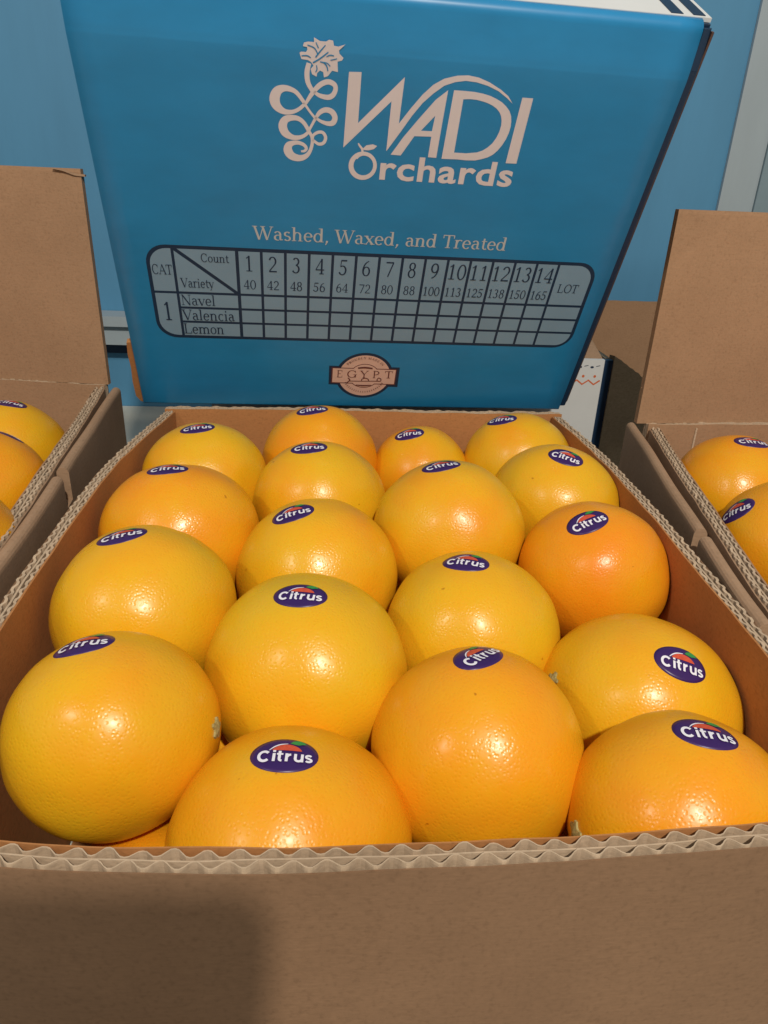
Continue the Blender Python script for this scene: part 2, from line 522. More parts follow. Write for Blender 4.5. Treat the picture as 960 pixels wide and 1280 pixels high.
class Print:
    """flat print on a face: every stroke sits a hair above the one before it"""
    def __init__(s, lift=0.0003):
        s.v, s.f, s.k, s.lift = [], [], 0, lift
    def add(s, vs, fs, step=1):
        n = len(s.v)
        h = s.lift * 0.3 + (s.k % 60) * 0.0000015
        s.v += [(x, -h, y) for x, y in vs]
        s.f += [tuple(i + n for i in f) for f in fs]
        s.k += step
    def poly(s, outer, holes=(), u=1e-4):
        vs, fs = poly2d(outer, holes)
        s.add([(x * u, y * u) for x, y in vs], fs)
    def stroke(s, pts, u=1e-4, smooth=True):
        vs, fs = strip(curve3(pts) if smooth else pts)
        s.add([(x * u, y * u) for x, y in vs], fs)
    def serif(s, text, u0, base, u1, cap, bold=1.0):
        """text from u0 to u1 on a baseline, capital height cap (all in metres)"""
        adv = sum(G[c][0] for c in text)
        kx, ky = (u1 - u0) / (adv - 0.06), cap / 0.70
        x = -0.03
        for c in text:
            a, strokes = G[c]
            for st in strokes:
                vs, fs = strip([(p[0], p[1], p[2] * bold) for p in st])
                s.add([(u0 + (px + x) * kx, base + py * ky) for px, py in vs], fs)
            x += a
    def arc(s, text, cx, cz, r, a0, a1, cap):
        adv = sum(G[c][0] for c in text)
        x, ky = 0, cap / 0.70
        for c in text:
            a, strokes = G[c]
            ang = R(a0 + (a1 - a0) * (x + a / 2) / adv)
            ex, ez = Vector((math.sin(ang), math.cos(ang))), Vector((math.cos(ang), -math.sin(ang)))
            for st in strokes:
                vs, fs = strip(st)
                out = []
                for px, py in vs:
                    q = Vector((cx, cz)) + ex * (r + py * ky) + ez * ((px - a / 2) * ky)
                    out.append((q.x, q.y))
                s.add(out, fs)
            x += a
    def build(s, name, mat, parent):
        return mesh(name, s.v, s.f, mat, parent)

# ------------------------------------------------------------------ the setting
b = MB(); b.box(-1.6, 1.6, -0.30, 0.879, -0.04, 0.0)
tag(b.build('table', M['table']), 'pale table top under the cartons', kind='structure')
b = MB(); b.box(-1.6, 1.6, 0.88, 0.95, -0.9, 1.4)
tag(b.build('wall', M['wall']), 'light blue painted wall behind the cartons', kind='structure')
b = MB()
b.box(-1.6, 0.438, 0.850, 0.879, 0.0815, 0.1035)
b.box(-1.6, 0.438, 0.842, 0.879, 0.1037, 0.1150)
tag(b.build('wall_trim', M['wall_pale']), 'white ledge trim running along the blue wall', kind='structure')
b = MB(); b.box(-1.6, 0.438, 0.8765, 0.8795, 0.066, 0.0813)  # the ledge's shadow on the wall, built as a navy strip
tag(b.build('wall_trim_shadow', M['navy_print']), 'painted shadow strip under the white ledge', kind='structure')
b = MB()
b.box(0.439, 0.480, 0.875, 0.8795, -0.04, 1.4)
pil = b.build('wall_pilaster', M['wall_pale'])
tag(pil, 'white upright trim at the right end of the blue wall', kind='structure')
b = MB(); b.box(0.4803, 0.75, 0.872, 0.8795, -0.04, 1.4)
tag(b.build('wall_return', M['wall_shaded']), 'wall beyond the white upright trim, its shade painted grey blue', kind='structure')

# ------------------------------------------------------------------ cartons
RIM = 0.125
def floor_panel(parent, pts):
    me = mesh('floor_panel', [(x, y, 0.001) for x, y in pts] + [(x, y, 0.004) for x, y in pts],
              [(3, 2, 1, 0), (4, 5, 6, 7)] + [(i, (i + 1) % 4, (i + 1) % 4 + 4, i + 4) for i in range(4)], M['kraft_in'], parent)
    return me

mid = thing('open_carton', 'open brown cardboard carton in the middle, wavy corrugated front rim facing us', 'carton', (0, 0, 0), 'open cartons of oranges')
# the outer faces, corner by corner
fl, fr, br, bl = (-0.1120, 0.1232), (0.1520, 0.1236), (0.1565, 0.4755), (-0.1110, 0.4725)
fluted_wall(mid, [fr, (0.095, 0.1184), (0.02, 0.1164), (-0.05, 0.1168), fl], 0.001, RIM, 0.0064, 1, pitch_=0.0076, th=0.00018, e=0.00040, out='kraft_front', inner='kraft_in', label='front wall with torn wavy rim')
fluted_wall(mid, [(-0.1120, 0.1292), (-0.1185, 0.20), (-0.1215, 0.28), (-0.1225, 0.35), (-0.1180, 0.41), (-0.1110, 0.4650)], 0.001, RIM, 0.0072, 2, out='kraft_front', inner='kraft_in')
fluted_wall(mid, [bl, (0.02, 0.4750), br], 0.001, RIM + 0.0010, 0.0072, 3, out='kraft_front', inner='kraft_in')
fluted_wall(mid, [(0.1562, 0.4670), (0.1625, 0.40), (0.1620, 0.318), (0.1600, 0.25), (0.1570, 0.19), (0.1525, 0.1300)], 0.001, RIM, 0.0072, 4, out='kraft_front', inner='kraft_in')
floor_panel(mid, [(-0.111, 0.128), (0.151, 0.128), (0.155, 0.466), (-0.110, 0.463)])

lc = thing('open_carton', 'open brown cardboard carton on the left with a brown flap standing up at its back', 'carton', (0, 0, 0), 'open cartons of oranges')
fluted_wall(lc, [(-0.1640, 0.5170), (-0.1500, 0.40), (-0.1380, 0.286), (-0.1340, 0.21)], 0.001, RIM, 0.0070, 5)
fluted_wall(lc, [(-0.4190, 0.535), (-0.2940, 0.5345), (-0.1640, 0.5245)], 0.001, RIM + 0.0012, 0.0066, 6)
fluted_wall(lc, [(-0.4040, 0.21), (-0.4140, 0.38), (-0.4190, 0.527)], 0.001, RIM, 0.0070, 7)
fluted_wall(lc, [(-0.1340, 0.2020), (-0.2740, 0.2000), (-0.4040, 0.2020)], 0.001, RIM, 0.0070, 8)
floor_panel(lc, [(-0.4030, 0.204), (-0.1360, 0.204), (-0.1660, 0.522), (-0.4180, 0.530)])
board('outer_panel', lc, [(-0.1525, 0.5150), (-0.1440, 0.42), (-0.1325, 0.30), (-0.1285, 0.2200)], 0.001, RIM + 0.0005, 0.0062, M['kraft'], notch=(0.540, 0.568, 0.018), label='outer side panel with a slot cut in its folded top')
board('flap', lc, [(-0.4190, 0.5355), (-0.2940, 0.5375), (-0.1620, 0.5255)], RIM + 0.0006, 0.2665, 0.0045, M['kraft_flap'], rounded=False, lean=0.02, label='upright back flap with a small torn corner')
v2, f2 = strip(curve3([(-0.1800, 0.2661, 0.0004), (-0.1730, 0.2652, 0.0010), (-0.1665, 0.2632, 0.0013), (-0.1600, 0.2626, 0.0012)]))
b = MB()
n = len(v2)
b.add([(x, 0.5178, z) for x, z in v2] + [(x, 0.5205, z) for x, z in v2], f2 + [tuple(i + n for i in f) for f in f2] + [(2 * i, 2 * i + 2, 2 * i + 2 + n, 2 * i + n) for i in range(n // 2 - 1)] + [(2 * i + 1, 2 * i + 3, 2 * i + 3 + n, 2 * i + 1 + n) for i in range(n // 2 - 1)])
b.build('torn_ply', M['kraft'], lc)

rc = thing('open_carton', 'open brown cardboard carton on the right with a brown flap standing up at its back', 'carton', (0, 0, 0), 'open cartons of oranges')
fluted_wall(rc, [(0.4235, 0.2040), (0.2935, 0.2000), (0.1675, 0.2010)], 0.001, RIM, 0.0070, 9)
fluted_wall(rc, [(0.1660, 0.2090), (0.1710, 0.245), (0.1900, 0.345), (0.2110, 0.4480)], 0.001, RIM, 0.0068, 10)
fluted_wall(rc, [(0.2100, 0.4560), (0.3135, 0.4610), (0.4435, 0.4660)], 0.001, RIM + 0.0016, 0.0066, 11)
fluted_wall(rc, [(0.4435, 0.4580), (0.4335, 0.33), (0.4235, 0.2120)], 0.001, RIM, 0.0070, 12)
floor_panel(rc, [(0.1675, 0.206), (0.4225, 0.206), (0.4425, 0.462), (0.2125, 0.453)])
board('outer_panel', rc, [(0.1575, 0.2150), (0.1625, 0.25), (0.1790, 0.345), (0.1985, 0.4570)], 0.001, RIM + 0.0005, 0.0062, M['kraft'], notch=(0.300, 0.332, 0.016), label='outer side panel with a slot cut in its folded top')
board('flap', rc, [(0.2030, 0.4570), (0.3135, 0.4645), (0.4435, 0.4665)], RIM + 0.0010, 0.2590, 0.0045, M['kraft_flap'], rounded=False, lean=0.0, label='upright back flap, plain brown')

b = MB(); b.box(0.2440, 0.2452, 0.4502, 0.4512, 0.055, RIM - 0.001); b.build('glue_seam', M['kraft_flute'], rc)

fc = thing('kraft_carton', 'dull brown carton in the gap between blue carton and right carton, farther back', 'carton')
def slant_board(name, parent, p, q, z0, zp, zq, thick, mat, label=None, ragged=0.0012):
    """a standing board whose top edge falls from p to q, a little ragged"""
    P, Q = Vector(p), Vector(q)
    n = normals([P, Q])[0] * thick
    N = 26
    l = [P.lerp(Q, i / N) for i in range(N + 1)]
    b = MB()
    b.band(l, [x + n for x in l], z0, [zp + (zq - zp) * i / N + ragged * noise.noise((i * 0.9, 3.3, 1.7)) for i in range(N + 1)])
    o = b.build(name, mat, parent)
    if label:
        o['label'] = label
    return o
slant_board('wall', fc, (0.2105, 0.5285), (0.3000, 0.5790), 0.001, 0.1545, 0.0985, -0.0050, M['kraft_olive'], 'stained side wall with a ragged rim falling to the right')
slant_board('wall', fc, (0.3005, 0.5790), (0.5200, 0.6200), 0.001, 0.0985, 0.0985, -0.0050, M['kraft_olive'])
slant_board('wall', fc, (0.5200, 0.6260), (0.5250, 0.8120), 0.001, 0.0985, 0.0985, -0.0050, M['kraft_olive'])
slant_board('wall', fc, (0.2145, 0.5390), (0.2200, 0.7960), 0.001, 0.1000, 0.0985, 0.0040, M['kraft_olive'])
slant_board('flap', fc, (0.2200, 0.8000), (0.5200, 0.8180), 0.001, 0.1545, 0.1545, -0.0040, M['kraft_flap'], 'plain brown back panel standing against the wall', 0.0005)

wc = thing('white_carton', 'white carton with navy corner and orange zigzag line, half hidden behind blue carton', 'carton')
WX0, WX1, WY0, WY1, WZ = -0.090, 0.2075, 0.5220, 0.7400, 0.1525
b = MB(); b.box(WX0, WX1 - 0.0065, WY0, WY0 + 0.004, 0.001, WZ); fp = b.build('front_panel', M['white_print'], wc)
b = MB(); b.box(WX1 - 0.0064, WX1, WY0 + 0.0004, WY0 + 0.006, 0.001, WZ - 0.0003); b.build('corner_strip', M['navy_print'], wc)
b = MB(); b.box(WX1 - 0.0045, WX1 - 0.0003, WY0 + 0.0062, WY1, 0.001, WZ); b.build('side_panel', M['kraft_olive'], wc)
b = MB(); b.box(WX0, WX0 + 0.004, WY0 + 0.0042, WY1, 0.001, WZ); b.build('side_panel', M['kraft_olive'], wc)
b = MB(); b.box(WX0 + 0.0042, WX1 - 0.0047, WY1 - 0.004, WY1, 0.001, WZ); b.build('back_panel', M['kraft_olive'], wc)
b = MB()
for z0 in (0.0,):
    b.add([(0.120, WY0 + 0.005, WZ - 0.004), (WX1 - 0.006, WY0 + 0.005, WZ - 0.004), (WX1 - 0.004, WY0 + 0.07, WZ + 0.012), (0.120, WY0 + 0.07, WZ + 0.012),
           (0.120, WY0 + 0.005, WZ - 0.001), (WX1 - 0.006, WY0 + 0.005, WZ - 0.001), (WX1 - 0.004, WY0 + 0.07, WZ + 0.015), (0.120, WY0 + 0.07, WZ + 0.015)],
          [(3, 2, 1, 0), (4, 5, 6, 7), (0, 1, 5, 4), (1, 2, 6, 5), (2, 3, 7, 6), (3, 0, 4, 7)])
b.build('flap', M['kraft'], wc)
pr = Print()
zz = []
for k in range(30):
    x = WX1 - 0.008 - k * 0.0044
    zz.append((x * 1e4, (WZ - 0.0155 - (0.0032 if k % 2 else 0.0)) * 1e4, 13))
pr.stroke(zz, smooth=False)
for k in range(0, 30, 2):
    x = WX1 - 0.008 - (k + 1) * 0.0044
    pr.poly([((x + 0.0011 * math.cos(a)) * 1e4, (WZ - 0.0125 + 0.0011 * math.sin(a)) * 1e4) for a in [j * math.pi / 4 for j in range(8)]])
q = pr.build('zigzag_print', M['orange_ink'], fp); q.location = (0, WY0, 0)
pr = Print()
for k in range(14):
    x = WX1 - 0.0155 - k * 0.009
    pr.poly([((x + 0.0014 * math.cos(a)) * 1e4, (WZ - 0.0056 + 0.0009 * math.sin(a)) * 1e4) for a in [j * math.pi / 4 for j in range(8)]])
    pr.stroke([((x + 0.003) * 1e4, (WZ - 0.005) * 1e4, 5), ((x + 0.006) * 1e4, (WZ - 0.0043) * 1e4, 5)], smooth=False)
q = pr.build('dot_print', M['navy_print'], fp); q.location = (0, WY0, 0)

# ------------------------------------------------------------------ the tilted blue carton
BW, BH, BD = 0.2902, 0.2403, 0.200
bc = thing('blue_carton', 'bright blue printed carton tilted forward on the back rim of the middle carton', 'carton', (-0.1251, 0.4699, 0.127))
bc.rotation_euler = (0.4554, 0.0133, 0.0630)
def extrude_u(profile, u0, u1, n):
    """sweep a (y, v) profile along u"""
    m = len(profile)
    vs, fs = [], []
    for i in range(n + 1):
        u = u0 + (u1 - u0) * i / n
        for (y, v) in profile:
            vs.append((u, y, v))
    for i in range(n):
        for k in range(m - 1):
            p = i * m + k
            fs.append((p, p + m, p + m + 1, p + 1))
    return vs, fs
prof = []
for k in range(7):
    a = math.pi / 2 * k / 6
    prof.append((0.0022 - 0.0022 * math.sin(a), 0.0022 - 0.0022 * math.cos(a)))
prof += [(0.0, v) for v in (0.02, 0.06, 0.10, 0.14, 0.18, 0.205, 0.2155)]
prof += [(0.0001, 0.2168), (0.00025, 0.2176), (0.0003, 0.2184), (0.0005, 0.2200)]
prof += [(0.0030, 0.2345)]
for k in range(1, 6):
    a = math.pi / 2 * k / 5
    prof.append((0.0030 + 0.0055 * (1 - math.cos(a)), 0.2345 + 0.0052 * math.sin(a)))
inner = [(y + 0.004, min(v, 0.2345) if v > 0.004 else 0.004) for y, v in reversed(prof)]
ring = prof + inner + [prof[0]]
vs, fs = extrude_u(ring, 0.0, BW - 0.0047, 24)
m_ = len(ring)
fs += [tuple(range(m_ - 1)), tuple(reversed(range(24 * m_, 24 * m_ + m_ - 1)))]
front = mesh('front_panel', vs, fs, M['blue_print'], bc, True)
front['label'] = 'blue front panel with pale pink lettering'
b = MB()
rr = 0.0042
rr = 0.0024
arcpts = [(BW - 0.0046, 0.0)] + [(BW - rr + rr * math.sin(a), rr - rr * math.cos(a)) for a in [math.pi / 2 * k / 5 for k in range(6)]]
inn = [(BW - 0.0046, 0.002)] + [(BW - rr + (rr - 0.002) * math.sin(a), rr - (rr - 0.002) * math.cos(a)) for a in [math.pi / 2 * k / 5 for k in range(6)]]
def corner(z0, z1, dy0, dy1):
    b.add([(x, y + dy0, z0) for x, y in arcpts] + [(x, y + dy1, z1) for x, y in arcpts] + [(x, y + dy0, z0) for x, y in inn] + [(x, y + dy1, z1) for x, y in inn],
          [(i, i + 1, i + 8, i + 7) for i in range(6)] + [(14 + i + 1, 14 + i, 21 + i, 22 + i) for i in range(6)] + [(7 + i, 8 + i, 22 + i, 21 + i) for i in range(6)] + [(14 + i, 15 + i, 1 + i, i) for i in range(6)])
corner(0.0045, 0.2200, 0.0004, 0.0008)
corner(0.2201, 0.2370, 0.0008, 0.0032)
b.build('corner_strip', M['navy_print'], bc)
b = MB(); b.box(BW - 0.0002, BW + 0.0009, 0.0030, 0.0046, 0.006, 0.2360); b.build('worn_edge', M['worn'], bc)
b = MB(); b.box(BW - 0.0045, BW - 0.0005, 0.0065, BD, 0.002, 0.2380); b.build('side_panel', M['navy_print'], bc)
b = MB(); b.box(0.0005, 0.0045, 0.0065, BD, 0.002, 0.2380); b.build('side_panel', M['blue_print'], bc)
b = MB(); b.box(0.0047, BW - 0.0047, BD - 0.004, BD - 0.0002, 0.002, 0.2380); b.build('back_panel', M['blue_print'], bc)
b = MB(); b.box(0.0047, BW - 0.0047, 0.0085, BD - 0.0045, 0.0005, 0.0040); b.build('bottom_panel', M['blue_print'], bc)
b = MB(); b.box(0.0, BW, 0.0086, BD, 0.2382, 0.2400); top = b.build('top_panel', M['white_print'], bc)
top['label'] = 'white top panel with dark blue stripes at its right end'
b = MB()
for u0, u1 in ((BW - 0.0195, BW - 0.0135), (BW - 0.0085, BW - 0.0025)):
    b.box(u0, u1, 0.0105, BD - 0.01, 0.24005, 0.24030)
b.build('stripe_print', M['navy_print'], top)
# torn left corner: raw board showing beyond the printed face
b = MB()
edge = [(0.0495, -0.0002), (0.0490, -0.0032), (0.040, -0.0040), (0.030, -0.0037), (0.018, -0.0046), (0.006, -0.0044), (0.0015, -0.0020), (0.0008, -0.0002)]
tp = [(u, v) for v, u in edge]
tv, tf = poly2d(tp)
n = len(tv)
b.add([(u, 0.0016, v) for u, v in tv] + [(u, 0.0056, v) for u, v in tv], tf + [tuple(i + n for i in f) for f in tf] + [(i, (i + 1) % n, (i + 1) % n + n, i + n) for i in range(n)])
o = b.build('torn_edge', M['kraft_in'], bc); o['label'] = 'bare brown torn edge at the lower left corner'

LOGO_W = [(1225,2087),(1283,2090),(1283,1865),(1486,2083),(1482,1875),(1531,1948),(1580,2014),(1625,2060),(1672,2089),(1731,2106),(1782,2111),(1835,2105),(1891,2088),(1951,2061),(1994,2035),(2023,2003),(1991,2025),(1942,2053),(1884,2073),(1829,2084),(1776,2087),(1726,2078),(1677,2059),(1631,2022),(1585,1976),(1541,1914),(1497,1840),(1434,1739),(1435,1974),(1218,1744)]
LOGO_A = [(1699,2041),(1695,1888),(1692,1722),(1649,1723),(1651,1824),(1566,1821),(1509,1723),(1458,1724),(1511,1812),(1575,1901),(1646,1995)]
LOGO_A_HOLE = [(1655,1923),(1650,1850),(1595,1849)]
LOGO_D = [(1727,2043),(1785,2043),(1827,2042),(1871,2037),(1906,2030),(1939,2019),(1969,2006),(1994,1989),(2016,1969),(2030,1946),(2037,1921),(2040,1896),(2038,1868),(2031,1838),(2018,1806),(2000,1777),(1981,1756),(1957,1741),(1927,1730),(1893,1721),(1848,1719),(1802,1721),(1720,1719)]
LOGO_D_HOLE = [(1779,2006),(1813,2009),(1845,2008),(1875,2003),(1901,1997),(1926,1988),(1949,1976),(1968,1960),(1980,1943),(1988,1921),(1991,1898),(1988,1868),(1980,1840),(1966,1812),(1946,1790),(1923,1773),(1896,1762),(1841,1754),(1779,1754)]
LOGO_I = [(2065,2033),(2119,2033),(2114,1718),(2057,1717)]
FRUIT_LEAF = [(1314,1743),(1332,1762),(1364,1769),(1386,1762),(1371,1746),(1345,1738),(1323,1738)]
FRUIT_STROKES = [[(1291,1770,6),(1300,1757,10),(1312,1743,11),(1316,1724,11)],[(1289,1692,5),(1301,1708,10),(1325,1718,11),(1359,1720,5)]]
SCROLL = [[(1041,2110,21),(1033,2072,23),(1038,2030,22),(1060,1993,19)],[(1026,1932,13),(1060,1985,20),(1094,2022,23),(1130,2038,23),(1159,2029,22),(1167,2009,21),(1156,1983,23),(1133,1971,23),(1095,1976,19),(1067,1990,13)],[(1026,1936,16),(988,1980,19),(956,1995,23),(923,1996,30),(896,1980,42),(884,1947,48),(895,1916,41),(927,1895,27),(965,1895,19),(998,1910,17),(1027,1936,16)],[(1025,1934,12),(1050,1902,11),(1077,1872,12)],[(1047,1815,12),(1077,1872,14),(1098,1902,21),(1126,1915,24),(1155,1907,26),(1170,1883,26),(1162,1859,26),(1138,1853,21),(1104,1861,15),(1076,1877,11)],[(1048,1811,18),(1023,1848,19),(994,1867,22),(960,1868,27),(932,1856,35),(921,1827,41),(934,1796,38),(965,1779,26),(995,1778,21),(1024,1789,17),(1051,1813,15)],[(1045,1814,15),(1062,1785,15),(1064,1751,16),(1052,1712,18),(1030,1688,25),(998,1679,32),(963,1689,40),(946,1713,43),(950,1737,36),(968,1750,24),(995,1754,19),(1022,1746,17),(1036,1730,15),(1027,1716,13),(1010,1713,9)],[(1067,1764,11),(1068,1792,13),(1091,1809,15),(1115,1809,15),(1129,1787,16),(1120,1761,16),(1095,1754,15),(1066,1772,12)]]
FLOWER = [(1061,2215),(1088,2202),(1115,2202),(1128,2210),(1146,2208),(1151,2188),(1171,2186),(1202,2197),(1174,2170),(1177,2158),(1196,2142),(1190,2131),(1170,2125),(1174,2082),(1147,2086),(1129,2062),(1111,2055),(1107,2077),(1092,2083),(1079,2071),(1077,2056),(1056,2065),(1049,2086),(1062,2101),(1050,2115),(1036,2122),(1007,2124),(998,2149),(1005,2154),(1027,2154),(1033,2164),(1031,2174),(1013,2176),(1017,2191),(1035,2196),(1062,2196)]
VEINS = [[(1070,2136,6),(1089,2160,6),(1113,2188,4)],[(1059,2113,6),(1090,2132,6),(1127,2161,5)],[(1033,2183,4),(1062,2174,5),(1076,2157,5),(1078,2151,4)],[(1070,2196,4),(1082,2174,5)],[(1007,2138,4),(1032,2140,5),(1049,2133,4)],[(1091,2120,4),(1111,2115,6),(1123,2101,6),(1128,2083,5)],[(1119,2142,4),(1135,2149,5),(1153,2148,4)],[(1138,2129,4),(1167,2137,4)],[(1109,2119,3),(1125,2115,4),(1138,2104,4)],[(1075,2104,4),(1078,2088,5),(1072,2075,4)]]
ARAB = [[(1334,266,6),(1345,253,8),(1344,239,8),(1328,224,5)],[(1344,239,5),(1424,239,5),(1491,241,5),(1540,242,6)],[(1424,239,5),(1428,257,6),(1446,265,6),(1467,258,6),(1473,241,5)],[(1531,242,6),(1528,255,6),(1538,269,6),(1553,260,6),(1552,243,6),(1539,241,6)]]


pr = Print(0.00030)
pr.poly(LOGO_W); pr.poly(LOGO_A, [LOGO_A_HOLE]); pr.poly(LOGO_D, [LOGO_D_HOLE]); pr.poly(LOGO_I)
pr.poly(FRUIT_LEAF)
for q in FRUIT_STROKES:
    pr.stroke(q)
ring_o = [(1322 + 72 * math.cos(a), 1659 + 72 * math.sin(a)) for a in [k * math.pi / 20 for k in range(40)]]
ring_i = [(1325 + 50 * math.cos(a), 1661 + 50 * math.sin(a)) for a in [k * math.pi / 20 for k in range(40)]]
pr.poly(ring_o, [ring_i])
tv, tf = sans('rchards', 0.022, 1.06)
x0, x1 = min(v[0] for v in tv), max(v[0] for v in tv)
y1 = max(v[1] for v in tv)
pr.add([(0.1412 + (x - x0) / (x1 - x0) * 0.0700, 0.1598 + y / y1 * 0.0122) for x, y in tv], tf)
pr.build('logo_lettering', M['pink_print'], front)
pr = Print(0.00030)
for q in SCROLL:
    pr.stroke(q)
pr.poly(FLOWER)
fe = pr.build('flower_print', M['pink_print'], front)
pr = Print(0.0008)
for q in VEINS:
    pr.stroke(q)
pr.build('flower_vein_print', M['blue_print'], front)
pr = Print(0.00030)
pr.serif('Washed, Waxed, and Treated', 0.0762, 0.1226, 0.2170, 0.0079, 0.95)
pr.build('slogan_lettering', M['slogan_print'], front)

# the count table
def rrect(u0, v0, u1, v1, r, n=7, which=(1, 1, 1, 1)):
    out = []
    for k, (cx, cy, a0) in enumerate(((u1 - r, v1 - r, 0), (u0 + r, v1 - r, 90), (u0 + r, v0 + r, 180), (u1 - r, v0 + r, 270))):
        if which[k]:
            out += [(cx + r * math.cos(R(a0 + 90 * i / n)), cy + r * math.sin(R(a0 + 90 * i / n))) for i in range(n + 1)]
        else:
            out.append((cx + r * (1 if k in (0, 3) else -1), cy + r * (1 if k in (0, 1) else -1)))
    return out
TU0, TU1, TV0, TV1 = 0.0170, 0.2760, 0.0554, 0.1171
pr = Print(0.00022)
pr.poly(rrect(TU0, TV0, TU1, TV1, 0.0115), u=1)
pr.build('table_frame_print', M['navy_print'], front)
cols = [0.0190, 0.0318, 0.0666] + [0.0666 + (0.2517 - 0.0666) * k / 14 for k in range(1, 15)] + [0.2738]
rows = [0.0574, 0.0672, 0.0771, 0.0872, 0.1150]
pr = Print(0.00034)
g = 0.00078
C = cols
pr.poly(rrect(C[0], rows[3] + g, C[1] - g, rows[4], 0.0100, which=(0, 1, 0, 0)), u=1)
pr.poly(rrect(C[0], rows[0], C[1] - g, rows[3] - g, 0.0100, which=(0, 0, 1, 0)), u=1)
pr.poly([(C[1] + g + 0.0018, rows[4]), (C[2] - g - 0.0003, rows[4]), (C[2] - g - 0.0003, rows[3] + g + 0.0012)], u=1)
pr.poly([(C[1] + g, rows[4] - 0.0012), (C[1] + g, rows[3] + g), (C[2] - g - 0.0020, rows[3] + g)], u=1)
for r_ in range(3):
    lo, hi = rows[r_] + (g if r_ else 0), rows[r_ + 1] - g
    pr.poly([(C[1] + g, lo), (C[2] - g - 0.0003, lo), (C[2] - g - 0.0003, hi), (C[1] + g, hi)], u=1)
    for k in range(2, 16):
        pr.poly([(C[k] + g, lo), (C[k + 1] - g, lo), (C[k + 1] - g, hi), (C[k] + g, hi)], u=1)
    if r_ == 0:
        pr.poly(rrect(C[16] + g, lo, C[17], hi, 0.0085, which=(0, 0, 0, 1)), u=1)
    else:
        pr.poly([(C[16] + g, lo), (C[17], lo), (C[17], hi), (C[16] + g, hi)], u=1)
for k in range(2, 16):
    pr.poly([(C[k] + g, rows[3] + g), (C[k + 1] - g, rows[3] + g), (C[k + 1] - g, rows[4]), (C[k] + g, rows[4])], u=1)
pr.poly(rrect(C[16] + g, rows[3] + g, C[17], rows[4], 0.0100, which=(1, 0, 0, 0)), u=1)
pr.build('table_cell_print', M['cell_print'], front)
pr = Print(0.0008)
pr.serif('CAT', 0.0196, 0.0988, 0.0304, 0.0062, 0.85)
pr.serif('1', 0.0222, 0.0680, 0.0270, 0.0126)
pr.serif('Count', 0.0468, 0.1076, 0.0618, 0.0052, 0.85)
pr.serif('Variety', 0.0344, 0.0910, 0.0524, 0.0060, 0.85)
pr.serif('Navel', 0.0334, 0.0789, 0.0524, 0.0071, 0.85)
pr.serif('Valencia', 0.0330, 0.0686, 0.0628, 0.0073, 0.85)
pr.serif('Lemon', 0.0328, 0.0588, 0.0560, 0.0073, 0.85)
pr.serif('LOT', 0.2556, 0.0966, 0.2680, 0.0058, 0.85)
for k, cnt in enumerate((40, 42, 48, 56, 64, 72, 80, 88, 100, 113, 125, 138, 150, 165)):
    cx = (C[2 + k] + C[3 + k]) / 2 - 0.0004
    n = str(k + 1)
    hw = 0.0024 * len(n) if len(n) == 1 else 0.0054
    pr.serif(n, cx - hw, 0.1028, cx + hw, 0.0098, 0.85)
    hw = (0.0034, 0.0050)[len(str(cnt)) - 2]
    pr.serif(str(cnt), cx - hw, 0.0912, cx + hw, 0.0060, 0.85)
pr.build('table_lettering', M['navy_print'], front)

# the country seal
cx, cz = 0.1441, 0.0282
def circ(r, n=48, a0=0, a1=360):
    return [(cx + r * math.cos(R(a0 + (a1 - a0) * k / n)), cz + r * math.sin(R(a0 + (a1 - a0) * k / n))) for k in range(n)]
pr = Print(0.00022)
pr.poly(circ(0.0190), u=1)
pr.poly([(0.1207, 0.0362), (0.1669, 0.0359), (0.1671, 0.0192), (0.1209, 0.0205)], u=1)
pr.build('seal_edge_print', M['navy_print'], front)
pr = Print(0.00036)
pr.poly(circ(0.0170), u=1)
pr.build('seal_print', M['seal_print'], front)
pr = Print(0.00046)
pr.poly(circ(0.0101), [circ(0.0096)], u=1)
pr.poly([(0.1224, 0.0349), (0.1652, 0.0345), (0.1652, 0.0210), (0.1224, 0.0218)], [[(0.1231, 0.0343), (0.1646, 0.0339), (0.1646, 0.0216), (0.1231, 0.0224)]], u=1)
pr.build('seal_ring_print', M['seal_ink'], front)
pr = Print(0.00054)
pr.poly([(0.1232, 0.0342), (0.1645, 0.0338), (0.1645, 0.0217), (0.1232, 0.0225)], u=1)
pr.poly(circ(0.0095), u=1)
pr.build('seal_band_print', M['seal_print'], front)
pr = Print(0.0009)
for ch, u0, u1 in (('E', 0.1262, 0.1296), ('G', 0.1327, 0.1390), ('Y', 0.1414, 0.1464), ('P', 0.1498, 0.1540), ('T', 0.1576, 0.1626)):
    pr.serif(ch, u0, 0.0268, u1, 0.0060, 0.8)
for q in ARAB:
    pr.stroke(q)
pr.arc('PROUDLY MADE IN', cx, cz, 0.0142, -52, 52, 0.0017)
pr.stroke([(1395, 349, 11), (1441, 354, 13), (1490, 348, 11)])
pr.stroke([(1390, 206, 6), (1441, 201, 11), (1492, 206, 6)])
for k in range(21):
    a = R(205 + 130 * k / 20)
    pr.stroke([((cx + 0.0128 * math.cos(a)) * 1e4, (cz + 0.0128 * math.sin(a)) * 1e4, 3), ((cx + 0.0142 * math.cos(a)) * 1e4, (cz + 0.0142 * math.sin(a)) * 1e4, 3)], smooth=False)
pr.build('seal_lettering', M['seal_ink'], front)

